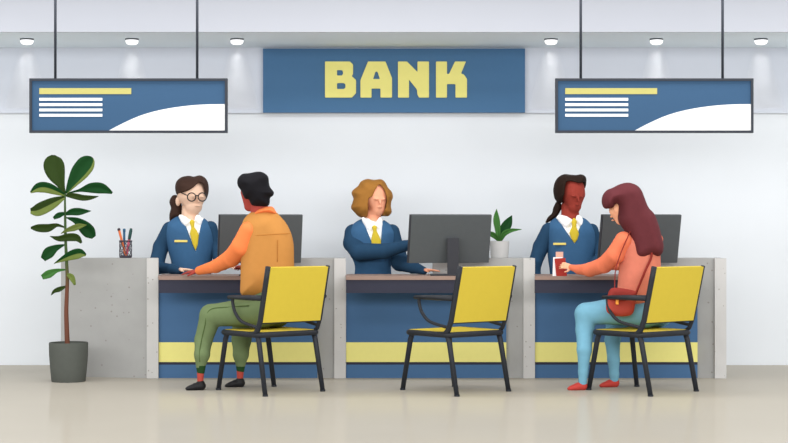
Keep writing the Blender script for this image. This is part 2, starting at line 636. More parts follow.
sy = BY - .04
bank = thing('bank_sign', 'wide blue wall sign reading BANK in raised pale yellow letters', 'sign', P(394, 113, BY))
box('sign_panel', (X(263, sy), sy, Z(112.5, sy)), (X(525, sy), BY, Z(48.5, sy)), 'bank_blue', bank)
LET = {
    'B': [[(325, 61.5), (350, 61.5), (353, 64.5), (353, 74), (351.7, 76), (356, 80), (356, 93), (352, 97.5), (325, 97.5)],
          [(337, 70), (342, 70), (343, 71.5), (343, 74), (342, 75.5), (337, 75.5)],
          [(337, 83), (344, 83), (345.5, 84.5), (345.5, 87.5), (344, 89), (337, 89)]],
    'A': [[(360.5, 97.5), (360.5, 80), (368, 61.5), (385.5, 61.5), (392, 78), (392, 97.5), (380.5, 97.5), (380.5, 88.5), (371.5, 88.5), (371.5, 97.5)],
          [(373, 79), (375.5, 71.5), (377.5, 71.5), (380, 79)]],
    'N': [[(398, 97.5), (398, 61.5), (407, 61.5), (417.5, 72), (417.5, 61.5), (429, 61.5), (429, 97.5), (419, 97.5), (417.3, 94), (417, 89.5), (409, 79.5), (409, 97.5)]],
    'K': [[(436, 97.5), (436, 61.5), (447, 61.5), (447, 74), (449, 74), (455, 61.5), (466, 61.5), (461, 73.5), (464, 74.5), (467, 79), (467, 97.5), (455.5, 97.5), (455.5, 84), (447, 84), (447, 97.5)]],
}
for ch, lp in LET.items():
    letters('letter', lp, sy - .012, sy + .002, 'sign_yellow', bank)


# ------------------------------------------------------------------ hanging signs
def hanging_sign(off, label):
    y = -.65
    t = thing('hanging_sign', label, 'sign', P(128 + off, 133, y), 0, 'framed signs hung in front of the soffit')
    x0, x1, z1, z0 = X(29.2 + off, y), X(227.2 + off, y), Z(78.3, y), Z(132.8, y)
    f = .0155
    bm = bmesh.new()
    for lo, hi in (((x0, y, z0), (x1, y + .04, z0 + f)), ((x0, y, z1 - f), (x1, y + .04, z1)),
                   ((x0, y, z0 + f), (x0 + f, y + .04, z1 - f)), ((x1 - f, y, z0 + f), (x1, y + .04, z1 - f))):
        bx(bm, lo, hi)
    obj('frame', bm, 'sign_frame', t)
    yp = y + .012
    box('panel', (x0 + f, yp, z0 + f), (x1 - f, y + .035, z1 - f), 'sign_blue', t)
    hill = [(108.5, 130.5), (122, 123.5), (137, 116.7), (150, 112.4), (164.5, 109), (178, 106.8), (192, 105.2), (207, 104.3), (225, 104)]
    hill = [tuple(p) for p in crom(hill, 5, False)] + [(225, 130.5)]
    bm = bmesh.new()
    prism_xz(bm, px_poly([(a + off, b) for a, b in hill], y), yp - .003, yp + .002)
    obj('white_curve', bm, 'sign_white', t)
    yb = yp - .003
    box('title_bar', (X(39 + off, y), yb, Z(94, y)), (X(131 + off, y), yp + .002, Z(88, y)), 'title_yellow', t)
    for r0 in (97.8, 103.2, 108.5, 113.8):
        box('text_bar', (X(39 + off, y), yb, Z(r0 + 2.7, y)), (X(102 + off, y), yp + .002, Z(r0, y)), 'sign_white', t)
    for px in (54.7, 196.8):
        bm = bmesh.new()
        tube(bm, [(X(px + off, y), y + .02, z1 - .002), (X(px + off, y), y + .02, CEIL_Z)], .0088, 12)
        obj('hanging_rod', bm, 'sign_frame', t, smooth=True)
        bm = bmesh.new()
        lathe(bm, [(0, 0), (.03, 0), (.03, .012), (0, .012)], (X(px + off, y), y + .02, CEIL_Z - .012), 20)
        obj('rod_cap', bm, 'sign_frame', t, autosmooth=True)
    return t


hanging_sign(0, 'blue framed hanging sign with white curve, above the potted plant and left clerk')
hanging_sign(526.4, 'blue framed hanging sign with white curve, above the customer with long wine red hair')

# ================================================================== COUNTER
DZ = 0.711
YF, YB = -0.32, 0.20     # desk top front and back edges
DEP = 0.22               # how far a divider's side face runs back


def divider(px_near, label):
    """px_near: left edge of its end post in the picture"""
    yn = -0.012
    xa, xb = X(px_near, yn), X(px_near + 11.5, yn)
    h = Z(258.3, yn)
    xf = X(px_near - 90, yn)
    t = thing('counter_divider', label, 'divider', ((xa + xb) / 2, yn, 0), 0, 'speckled concrete dividers of the counter')
    bm = bmesh.new()
    prism_xy(bm, [(xa, yn + .012), (xf, DEP * .55), (xf, DEP + .01), (min(xb, X(px_near + 10.8, DEP + .01)), DEP + .01), (xb, yn + .012)], 0, h)
    obj('side_panel', bm, 'concrete_side', t)
    box('end_post', (xa, yn - .012, 0), (xb, yn + .0125, h + .0005), 'concrete_post', t)
    return t


DIVS = (147, 334.3, 523.3, 714.5)
divider(DIVS[0], 'leftmost speckled grey concrete divider, behind the tall potted plant, carrying the pen cup')
divider(DIVS[1], 'speckled grey concrete divider right of the customer in the orange jacket')
divider(DIVS[2], 'speckled grey concrete divider carrying the small plant in a white pot')
divider(DIVS[3], 'speckled grey concrete divider at the right end, behind the chair of the customer in coral')

counters = []
for i, (a, lab) in enumerate(((158.5, 'blue and yellow counter section with brown top where the orange jacketed customer leans'),
                              (345.8, 'blue and yellow counter section with brown top behind the empty yellow chair'),
                              (534.8, 'blue and yellow counter section with brown top where the long haired customer reaches'))):
    right = DIVS[i + 1]
    y0 = 0.0
    xl = X(a, 0) + .002
    xr = X(right - 17, 0)
    xr_back = X(right - 17, 0)
    t = thing('service_counter', lab, 'counter', ((xl + xr) / 2, 0, 0), 0, 'three sections of the bank counter')
    # the top's right edge follows the slanted divider
    def div_y(x):   # depth of the divider's face at x
        xa = X(right, -.012); xf = X(right - 90, -.012)
        return (DEP * .55) * (xa - x) / (xa - xf)
    bm = bmesh.new()
    xfar = X(right - 90, -.012)
    prism_xy(bm, [(X(a, YF), YF), (X(right - 16, YF), YF), (X(right - 16, 0), div_y(X(right - 16, 0)) - .004), (xfar, DEP * .55 - .004), (xfar - .004, YB), (xl, YB), (xl, -.03), (X(a, -.03), -.03)], DZ - .024, DZ)
    obj('desktop', bm, 'desk_wood', t)
    ap0 = Z(293, YF + .01)
    box('apron', (X(a, YF) + .001, YF + .008, ap0), (X(right - 16.2, YF), YF + .03, DZ - .024), 'counter_dark', t)
    box('front_panel', (xl, y0, Z(342.3, 0)), (xr, y0 + .016, DZ - .024), 'counter_blue', t)
    box('yellow_stripe', (xl, y0 - .002, Z(362, 0)), (xr, y0 + .016, Z(342.3, 0)), 'counter_yellow', t)
    box('dark_trim', (xl, y0 - .001, Z(364.6, 0)), (xr, y0 + .016, Z(362, 0)), 'counter_dark', t)
    box('kick_panel', (xl, y0, 0), (xr, y0 + .016, Z(364.6, 0)), 'counter_blue', t)
    counters.append(t)

# ------------------------------------------------------------------ monitors
def monitor(off, label):
    y = -.10
    t = thing('computer_monitor', label, 'monitor', P(452.5 + off, 275, y) * 1.0, 0, 'monitors on the counter')
    t.location.z = DZ
    R = Matrix.Translation(P(450 + off, 238.6, y - .02)) @ Matrix.Rotation(math.radians(13), 4, 'Z') @ Matrix.Rotation(math.radians(13), 4, 'X')
    s = sc_at(y)
    w, h = 80.5 * s / math.cos(math.radians(13)), 48 * s / math.cos(math.radians(13))
    bm = bmesh.new(); bx(bm, (-w / 2, -.016, -h / 2), (w / 2, .012, h / 2), .004); bm.transform(R)
    hs = obj('housing', bm, 'monitor_grey', t)
    bm = bmesh.new(); bx(bm, (-w / 2 + .012, .0115, -h / 2 + .012), (w / 2 - .012, .0135, h / 2 - .012)); bm.transform(R)
    obj('screen', bm, 'screen_black', hs)
    bm = bmesh.new(); bx(bm, (-w / 2 - .009, -.012, -h / 2 + .002), (-w / 2 + .002, .013, h / 2 - .002)); bm.transform(R)
    obj('bezel_edge', bm, 'monitor_dark', hs)
    x0, x1 = X(447 + off, y), X(458.3 + off, y)
    yn = y - .075
    bm = bmesh.new()
    k = [(yn, DZ + .008), (yn - .004, Z(238, y)), (yn + .03, Z(238, y)), (yn + .032, DZ + .008)]
    va = [bm.verts.new((x0, a, b)) for a, b in k]; vb = [bm.verts.new((x1, a, b)) for a, b in k]
    bm.faces.new(va); bm.faces.new(vb[::-1])
    for i in range(4):
        bm.faces.new((va[i], va[(i + 1) % 4], vb[(i + 1) % 4], vb[i]))
    obj('stand_neck', bm, 'monitor_dark', t)
    box('stand_base', (X(430 + off, y), yn - .05, DZ + .0006), (X(475 + off, y), yn + .13, DZ + .010), 'monitor_dark', t, .003)
    return t


monitor(-189.3, 'back of a grey monitor on the counter, behind the customer in the orange jacket')
monitor(0, 'back of a grey monitor on the counter, right of the curly haired clerk')
monitor(190, 'back of a grey monitor on the counter, behind the customer with long hair')


# ================================================================== CHAIRS
CH_ROT = math.radians(39.5)
CH_Y = -1.17


def chair_loc(px):
    w, d = .46, .405
    c, s = math.cos(CH_ROT), math.sin(CH_ROT)
    lx, ly = -w / 2, -d / 2
    near = Vector((X(px, CH_Y), CH_Y, 0))
    return near - Vector((lx * c - ly * s, lx * s + ly * c, 0))


def make_chair(label):
    w, d = .46, .405
    z = .372
    t = thing('chair', label, 'chair', (0, 0, 0), 0, 'yellow customer chairs at the counter')
    hw, hd = w / 2, d / 2
    # seat frame (bent tube, open at nothing) and seat
    bm = bmesh.new()
    def corner(cx, cy, r, a0):
        return [(cx + r * math.cos(math.radians(a)), cy + r * math.sin(math.radians(a)), z) for a in (a0, a0 + 30, a0 + 60, a0 + 90)]
    r = .035
    loop = corner(hw - r, hd - r, r, 0) + corner(-hw + r, hd - r, r, 90) + corner(-hw + r, -hd + r, r, 180) + corner(hw - r, -hd + r, r, 270)
    tube(bm, loop, .018, 10, closed=True)
    obj('seat_frame', bm, 'chair_metal', t, smooth=True)
    v = bmesh.new()
    bx(v, (-hw + .008, -hd + .02, z - .006), (hw - .008, hd - .006, z + .0185), .008)
    obj('seat', v, 'chair_yellow', t)
    lean = .105
    zt = .797
    def back_pt(x, zz):
        u = (zz - z) / (zt - z)
        return (x, -hd - lean * u, zz)
    for s in (-1, 1):
        bm = bmesh.new()
        rr = .0172 if s < 0 else .0135
        pts = [(s * hw, -hd + .09, z + .002), (s * hw, -hd + .04, z + .004), (s * hw, -hd + .006, z + .03)] + [back_pt(s * hw, zz) for zz in (z + .09, .57, .72, zt)]
        tube(bm, pts, rr, 10)
        obj('back_post', bm, 'chair_metal', t, smooth=True)
    bm = bmesh.new()
    q = [back_pt(-hw + .008, .452), back_pt(hw - .006, .452), back_pt(hw - .006, zt - .004), back_pt(-hw + .008, zt - .004)]
    n = Vector((0, .97, .22)) * .012
    a = [bm.verts.new(Vector(p) - n) for p in q]; b = [bm.verts.new(Vector(p) + n) for p in q]
    bm.faces.new(a); bm.faces.new(b[::-1])
    for i in range(4):
        bm.faces.new((a[i], a[(i + 1) % 4], b[(i + 1) % 4], b[i]))
    obj('backrest', bm, 'chair_yellow', t)
    bm = bmesh.new()
    tube(bm, [back_pt(-hw, .449), back_pt(hw, .449)], .007, 8)
    obj('back_rail', bm, 'chair_metal', t, smooth=True)
    # the fourth leg stands right behind the near one as the photo shows it
    def behind(pt, yl):
        c_, s_ = math.cos(CH_ROT), math.sin(CH_ROT)
        o_ = chair_loc(448.8)
        wx, wy = o_.x + pt[0] * c_ - pt[1] * s_, o_.y + pt[0] * s_ + pt[1] * c_
        def to_local(x, y):
            dx, dy = x - o_.x, y - o_.y
            return dx * c_ + dy * s_, -dx * s_ + dy * c_
        a = to_local(0, CY); b = to_local(wx, wy)
        t = (yl - a[1]) / (b[1] - a[1])
        return (a[0] + (b[0] - a[0]) * t, yl)
    HID = (behind((-hw + .012, -hd + .015), hd - .012), behind((-hw - .002, -hd - .055), hd - .010))
    # legs: (top, foot)
    legs = [((-hw + .012, hd - .03), (-hw + .0, hd + .04)),
            ((-hw + .012, -hd + .015), (-hw, -hd - .075)),
            ((hw - .012, -hd + .02), (hw, -hd - .05)),
            HID]
    for (tx, ty), (fx, fy) in legs:
        bm = bmesh.new()
        s = -1 if ty > 0 else 1
        tube(bm, [(tx, ty + s * .03, z - .002), (tx, ty + s * .008, z - .012), (tx + (fx - tx) * .08, ty + (fy - ty) * .08, z - .045), (fx, fy, 0.004)], [.0165, .0172, .0172, .0155], 10)
        lg = obj('leg', bm, 'chair_metal', t, smooth=True)
        bm = bmesh.new()
        lathe(bm, [(0, 0), (.0175, 0), (.0175, .012), (0, .012)], (fx, fy, 0), 14)
        obj('foot_cap', bm, 'chair_metal', lg, autosmooth=True)
    za = .597
    for s in (-1, 1):
        bm = bmesh.new()
        yb = -hd - lean * (za - z) / (zt - z)
        yf = yb + .37
        pts = [(s * (hw + .004), yb + .005, za + .006), (s * (hw + .004), yb + .16, za + .004), (s * (hw + .004), yf, za)]
        tube(bm, pts, [.0185, .017, .012], 10, 1.5)
        ar = obj('armrest', bm, 'chair_metal', t, smooth=True)
        bm = bmesh.new()
        pts = crom([(s * hw, yf - .03, za - .004), (s * hw, yf - .035, za - .045), (s * hw, yf - .065, za - .10), (s * hw, yf - .14, za - .15), (s * hw, -hd - .008, z + .045)], 5, False)
        tube(bm, pts, .0105, 8)
        obj('arm_support', bm, 'chair_metal', ar, smooth=True)
    return t


chair0 = make_chair('yellow and black metal armchair on which the man in the orange jacket sits')
chair_labels = [None, 'empty yellow and black metal armchair facing the curly haired clerk', 'yellow and black metal armchair on which the woman with long wine red hair sits']


for i, px in enumerate((258.3, 448.8, 641.3)):
    o = chair0 if i == 0 else copy_tree(chair0)
    o.matrix_basis = Matrix.Translation(chair_loc(px)) @ Matrix.Rotation(CH_ROT, 4, 'Z')
    if i: o['label'] = chair_labels[i]


# ================================================================== PEOPLE
def hand(v, wrist, direc, normal, side, size=1.0, curl=0.35, spread=1.0):
    """palm and five fingers. direc: towards the fingertips, normal: out of the back of the hand, side: +1/-1 for the thumb"""
    d = Vector(direc).normalized()
    n = Vector(normal); n = (n - d * n.dot(d)).normalized()
    s = d.cross(n) * side
    w = Vector(wrist)
    L = .075 * size
    for j, u in enumerate((-.024, -.008, .008, .024)):
        v.cone(w + s * u * .55 * size, w + d * L + s * u * size, .013 * size, .0105 * size, .008)
    lens = (.052, .066, .072, .064)
    for j, u in enumerate((-.027, -.009, .009, .027)):
        b = w + d * L + s * u * size
        ln = lens[j] * size
        c1 = curl * .6; c2 = curl * 1.5
        d1 = (d * math.cos(c1) - n * math.sin(c1) + s * u * 2.2 * spread).normalized()
        d2 = (d * math.cos(c2) - n * math.sin(c2) + s * u * 1.2 * spread).normalized()
        m_ = b + d1 * ln * .5
        v.cone(b, m_, .0088 * size, .0082 * size, .003)
        v.cone(m_, m_ + d2 * ln * .5, .0082 * size, .0068 * size, .003)
    tb = w + d * .018 * size + s * .022 * size
    tm = tb + (d * .55 + s * .75 - n * .25).normalized() * .036 * size
    v.cone(tb, tm, .0125 * size, .0098 * size, .006)
    v.cone(tm, tm + (d * .9 + s * .25 - n * .3).normalized() * .03 * size, .0095 * size, .0075 * size, .003)


def face_bits(v, c, fwd, s, nose=True):
    """gentle relief: nose, brow, eye hollows, lips. c: middle of the face surface"""
    f = Vector(fwd).normalized()
    r = f.cross(Vector((0, 0, 1))).normalized()
    u = Vector((0, 0, 1))
    c = Vector(c)
    v.cone(c + u * .012 * s, c - u * .022 * s + f * .010 * s, .006 * s, .0095 * s, .012)
    for k in (-1, 1):
        v.ell(c + r * k * .032 * s + u * .016 * s - f * .006 * s, (.016 * s, .011 * s, .010 * s), None, .012)
        v.ell(c + r * k * .009 * s - u * .051 * s - f * .006 * s, (.015 * s, .010 * s, .006 * s), None, .008)


def disc_frame(bm, c, r, fwd, rad=.0032):
    f = Vector(fwd).normalized(); rt = f.cross(Vector((0, 0, 1))).normalized()
    pts = [c + rt * math.cos(a) * r + Vector((0, 0, 1)) * math.sin(a) * r for a in np.linspace(0, 2 * math.pi, 24, endpoint=False)]
    tube(bm, pts, rad, 8, closed=True)


YC = .45     # depth of the clerks' bodies


def seated_lower(v, cx, y, k=1.0):
    """hips, thighs under the counter, shins, feet"""
    for s in (-1, 1):
        hx = cx + s * .085
        v.cone((hx, y, .50), (hx + s * .02, y - .30, .49), .085 * k, .062 * k, .03)
        v.cone((hx + s * .02, y - .30, .49), (hx + s * .02, y - .25, .10), .058 * k, .042 * k, .01)


def clerk(name, label, skin, hairm, head_fn, torso, vcut, tie, collar_l, collar_r, badge, arms, hands, cx_px, hair_fn, extra=None, legs_dx=0.0):
    body = Vol(.0048)
    head_fn(body)
    # trunk inside the clothes
    cx = X(cx_px, YC)
    zsh = Z(228, YC)
    body.cone((cx, YC, .50), (cx, YC, zsh - .10), .105, .095, .03)
    body.cone((cx - .09, YC, zsh - .06), (cx + .09, YC, zsh - .06), .05, .05, .03)
    body.cone((cx, YC, zsh - .06), (cx, YC, Z(214, YC)), .055, .05, .03)
    for arm in arms:
        body.chain([(a, b, c, d * .72) for a, b, c, d in arm], .01)
    for h in hands:
        hand(body, *h[0], **h[1])
    lx = cx + legs_dx
    body.cone((cx, YC, .60), (lx, YC, .50), .09, .09, .03)
    seated_lower(body, lx, YC, .85)
    for s in (-1, 1):
        hx = lx + s * .105
        body.cone((hx, YC - .25, .10), (hx, YC - .25, .035), .034, .032, .01)
        body.cone((hx, YC - .24, .032), (hx, YC - .35, .026), .028, .022, .01)
    b = body.mesh(name, skin)
    tag(b, label, 'person', 'bank clerks behind the counter')
    # vest with a V neck
    v = Vol(.005)
    H = .118
    v.puff(torso, YC, H, 17)
    v.slab(vcut, YC - H, YC - .3, YC - .01, op='s')
    v.mesh('vest', 'vest_blue', b)
    v = Vol(.005)
    v.puff(torso, YC, H - .012, 18.5)
    v.slab([(vcut[0][0] - 5, vcut[0][1] - 6), (vcut[1][0] + 5, vcut[1][1] - 6)] + [(p[0] + (1.5 if p[0] > cx_px else -1.5), p[1] + 4) for p in vcut[2:]], YC - H, YC - .3, YC + .05, op='i')
    v.puff(collar_l, YC - .075, .028, 4, .003, smooth=2)
    v.puff(collar_r, YC - .075, .028, 4, .003, smooth=2)
    nx = [p[0] for p in collar_l + collar_r]; ny = min(p[1] for p in collar_l + collar_r)
    v.cone(P((min(nx) + max(nx)) / 2, ny + 3.5, YC), P((min(nx) + max(nx)) / 2, ny + 9, YC), .052, .07, .01)
    v.mesh('shirt', 'shirt_white', b)
    v = Vol(.0035)
    v.puff(tie, YC - H + .002, .010, 3.0, .002, smooth=2)
    v.mesh('tie', 'tie_yellow', b)
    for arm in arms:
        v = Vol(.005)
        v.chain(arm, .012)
        v.mesh('sleeve', 'vest_blue_shaded', b)
    if badge:
        x0, x1, y0, y1 = badge
        box('name_badge', (X(x0, YC - H), YC - H - .006, Z(y1, YC - H)), (X(x1, YC - H), YC - H + .006, Z(y0, YC - H)), 'badge_gold', b, .002)
    v = Vol(.006)
    seated_lower(v, lx, YC)
    v.cone((lx - .05, YC, .52), (lx + .05, YC, .52), .115, .115, .03)
    v.cone((cx, YC, .60), (lx, YC, .52), .11, .11, .03)
    v.mesh('trousers', 'navy_trousers', b)
    for s in (-1, 1):
        v = Vol(.005)
        hx = lx + s * .105
        v.cone((hx, YC - .24, .042), (hx, YC - .36, .034), .041, .033, .01)
        v.mesh('shoe', 'black_leather', b)
    hair_fn(b)
    if extra: extra(b)
    return b


# ---- clerk with glasses
def headA(v):
    y = YC - .01
    v.ell(P(191.5, 192, y), (.105, .105, .108))
    v.chain([(193, 199, y - .02, 12.3), (193.8, 205.8, y - .03, 8.6)], .02)
    v.chain([(189.5, 205, y + .025, 7.4), (189.5, 222, y + .015, 8)], .004)
    v.ell(P(178, 201.5, y - .01), (.018, .02, .034), None, .006)
    face_bits(v, P(198.5, 199, y - .098), (.55, -.83, 0), .95)


def hairA(b):
    y = YC
    v = Vol(.0045)
    v.puff([(175.3, 187), (177, 181), (182, 177), (189, 175.8), (194, 176.6), (200, 175.3), (205, 177.8), (208, 183), (208.6, 190), (207.5, 196), (205, 200), (195, 203), (184, 203), (179.5, 199), (176.5, 194)], y + .005, .135, 13)
    v.slab([(179, 194.2), (183, 193.2), (190, 191), (195, 188), (199, 184), (202, 183), (204.2, 185), (205.5, 191), (206, 197), (209, 205), (200, 222), (180, 222), (181, 206), (178, 201)], y, y - .3, y - .012, op='s', smooth=4)
    v.mesh('hair', 'hair_brown', b)
    v = Vol(.0045)
    v.puff([(172, 196), (176, 195), (180, 198), (182, 206), (182.5, 214), (180, 218), (174, 219), (170, 221.5), (169.5, 214), (171, 208), (169.4, 202)], y + .06, .05, 6)
    v.mesh('ponytail', 'hair_brown', b)


def glassesA(b):
    f = (.25, -1, 0)
    y = YC - .150
    g = bmesh.new()
    for px in (191.6, 202.3):
        disc_frame(g, P(px, 197, y + (.0 if px < 195 else .01)), .0295, f, .0042)
    tube(g, [P(195.6, 196, y), P(197, 195.4, y), P(198.3, 196, y + .005)], .004, 8)
    tube(g, [P(187.4, 195.4, y), P(182, 193.2, y + .05), P(178.5, 193.5, y + .13)], .0036, 8)
    obj('glasses', g, 'glasses_black', b, smooth=True)


clerkA = clerk('person', 'bank clerk in round glasses and blue vest with brown ponytail, sitting behind the left counter', 'skin_light', 'hair_brown', headA,
      [(180, 216), (172, 219.5), (167, 225), (165.5, 236), (168, 250), (171.5, 263), (172, 276), (172, 296), (212, 296), (211, 276), (212, 262), (214, 250), (214.5, 238), (212.5, 228), (208, 221.5), (201, 217), (191, 220)],
      [(180.5, 214), (202.3, 214), (200.6, 224), (195.6, 251.5)],
      [(189.3, 222), (192, 219.5), (195, 221.5), (194.3, 227), (199, 235), (195.6, 251), (189.8, 234), (191.2, 228)],
      [(181.5, 214.5), (178.5, 217), (185.5, 227.5), (191, 221)], [(197, 214.5), (201.5, 217.5), (201, 226), (194.5, 221)],
      (174.5, 187.5, 240, 242.2),
      [[(170, 229.5, YC, 8), (161, 247, YC, 7.8), (157, 262, YC - .06, 7.4), (158, 267.8, YC - .1, 6.3), (171, 268.8, YC - .22, 4.9), (179, 270.5, .18, 3.6)],
       [(210.5, 228, YC, 7), (215.5, 243, YC, 5.6), (218, 257, YC - .05, 5.2), (224, 266, .22, 4.4)]],
      [((P(180, 269.6, .18), (.9, -.35, -.0), (0, 0.1, 1), 1), dict(size=.85, curl=.14)),
       ((P(225, 266, .21), (.6, -.5, -.05), (0, 0, 1), -1), dict(size=.85, curl=.18))],
      191, hairA, glassesA, .04)


# ---- curly clerk in the middle
def headB(v):
    y = YC - .01
    v.ell(P(375, 195, y), (.085, .10, .105))
    v.chain([(378, 199, y - .03, 9), (378.5, 209, y - .035, 6.6)], .02)
    v.chain([(374, 208, y + .025, 6), (373.5, 224, y + .015, 6.4)], .004)
    face_bits(v, P(380, 201, y - .098), (.35, -.94, 0), .85)


def hairB(b):
    y = YC
    v = Vol(.0045)
    v.puff([(351.5, 193), (353.5, 189.5), (358, 186), (361, 181.5), (367, 179), (374, 179.8), (381, 179.2), (385, 182), (388, 187.5), (391.5, 191.5), (393, 197), (391.3, 202), (391, 207), (391.7, 212), (388.5, 216), (383, 216.2), (377, 216), (368, 217.5), (360, 217.3), (355, 213), (351, 208), (352.3, 203), (353.3, 198.5)], y + .005, .125, 11, smooth=6)
    v.slab([(379, 185), (383, 188), (386, 194), (387, 200), (386, 207), (384, 212), (382, 216), (381.5, 226), (368, 226), (368.2, 211), (368.8, 199.5), (372.5, 196.5), (375, 191)], y, y - .3, y - .002, op='s', smooth=4)
    v.mesh('hair', 'hair_ginger', b)


clerkB = clerk('person', 'bank clerk with curly ginger bob and blue vest, sitting behind the middle counter', 'skin_peach', 'hair_ginger', headB,
      [(364, 218.5), (355, 222.5), (348.5, 231), (348, 245), (352, 258), (355, 268), (355.5, 296), (391, 296), (391, 268), (394, 255), (396.5, 243), (396, 232), (391, 225), (381, 219), (372.5, 222)],
      [(361.5, 217), (382.6, 217), (380.5, 247), (374, 248)],
      [(371.8, 227), (374.5, 224.8), (377.3, 227.5), (376.8, 231), (381, 240), (380, 249), (373.5, 249), (371, 240), (373, 231.5)],
      [(363.5, 217), (362, 221), (370, 234), (374, 226)], [(379.5, 217), (382.5, 221), (381.5, 233), (375, 226)],
      None,
      [[(353.5, 233, YC, 9), (352.5, 243, YC - .03, 9.2), (359, 252, YC - .14, 9), (384, 251.3, YC - .23, 7.6), (404, 246.2, .15, 5.6), (411, 244, .12, 4.6)],
       [(391.5, 232.5, YC, 8.4), (397, 246, YC - .03, 6.4), (400, 262, YC - .14, 9), (413, 267, .18, 6.4), (424, 270.8, .08, 3.8)]],
      [((P(411, 244, .12), (.85, -.25, .1), (0, -1, .3), -1), dict(size=.8, curl=.5)),
       ((P(424.5, 270.0, .08), (.9, -.4, 0), (0, 0.1, 1), 1), dict(size=.8, curl=.15))],
      373, hairB)


# ---- clerk with the plaited ponytail on the right
def headC(v):
    y = YC - .01
    v.ell(P(572.5, 191, y), (.088, .10, .105))
    v.chain([(573.8, 196, y - .025, 11), (574.6, 205.8, y - .035, 6.8)], .02)
    v.chain([(568.6, 206, y + .025, 7.2), (569, 218, y + .015, 8)], .004)
    face_bits(v, P(578, 198, y - .10), (.35, -.94, 0), .9)


def hairC(b):
    y = YC
    v = Vol(.0045)
    v.puff([(553.4, 189), (555, 182), (558.5, 177), (564, 174.2), (570, 174.6), (576, 175), (581, 174.3), (585, 176.3), (586.3, 181), (584.5, 190), (578, 200), (566, 203), (560, 203.4), (555.5, 200), (553.8, 195)], y + .005, .13, 12)
    v.slab([(564.6, 182.6), (571, 181.8), (578, 183.4), (583.5, 182.2), (588, 184), (591, 200), (582, 218), (561, 218), (561.2, 204), (562.6, 195)], y, y - .3, y - .012, op='s', smooth=3)
    v.slab([(562, 196), (592, 186), (592, 218), (561, 218), (561.2, 204)], y, y - .3, y + .05, op='s')
    v.mesh('hair', 'hair_dark', b)
    v = Vol(.0045)
    v.puff([(558, 200), (562, 206), (560.5, 211), (556.5, 217), (551, 221), (545.3, 223), (548, 217), (552, 213), (553.5, 207)], y + .05, .045, 5)
    v.mesh('ponytail', 'hair_dark', b)


clerkC = clerk('person', 'bank clerk with black ponytail and blue vest, sitting behind the right counter', 'skin_brown', 'hair_dark', headC,
      [(559, 217), (551, 221), (546.5, 229), (547, 245), (548, 258), (550, 275), (550, 296), (595, 296), (595, 272), (594.5, 256), (596, 243), (595, 231), (590, 223), (582, 217.5), (570.5, 221)],
      [(556.5, 216), (583.6, 216), (582, 222), (574.6, 243.8)],
      [(571.5, 221.5), (574, 217.5), (577, 221.5), (576.3, 227), (579.2, 234), (574.6, 243.5), (569.2, 233), (572, 227)],
      [(560, 214.5), (557, 219), (566, 229), (573, 220)], [(578, 214.5), (583, 219), (581, 228), (575.5, 220)],
      (553.2, 566, 242.8, 245),
      [[(549, 230.5, YC, 8), (541, 247, YC, 8), (535, 263, YC - .04, 6.6), (535.5, 274, YC - .06, 5), (542, 288, YC - .18, 4)],
       [(591.5, 230.5, YC, 7), (597, 245, YC, 6), (600, 257, YC - .06, 5.2), (590, 266, .2, 4.2)]],
      [((P(543, 290, YC - .19), (.3, -.8, -.3), (0, 0, 1), 1), dict(size=.85, curl=.3)),
       ((P(589, 266, .19), (-.6, -.5, -.02), (0, 0, 1), 1), dict(size=.85, curl=.18))],
      572, hairC)


# ------------------------------------------------------------------ seated customers
def shoe(name, m, toe, heel, h_px, parent):
    """toe, heel: (px, py of the sole, y)"""
    v = Vol(.0035)
    a, b = P(*heel), P(*toe)
    s = sc_at(heel[2])
    a.z = b.z = 0
    H = h_px * s
    d = (b - a).normalized(); L = (b - a).length
    q = [(0.17, .029, .027), (.45, .030, .023), (.72, .028, .016), (.91, .019, .010)]
    prev = None
    for u, r, hh in q:
        c = a + d * L * u
        v.ell(c + Vector((0, 0, hh)), (r, r, hh), None, .012)
        if prev is not None:
            v.cone(prev[0] + Vector((0, 0, prev[1] * .9)), c + Vector((0, 0, hh * .9)), min(prev[1], .03) * .9, hh * .9, .012)
        prev = (c, hh)
    v.cone(a + d * L * .18 + Vector((0, 0, .028)), a + d * L * .19 + Vector((0, 0, H * .78)), .028, .0235, .01)
    return v.mesh(name, m, parent)


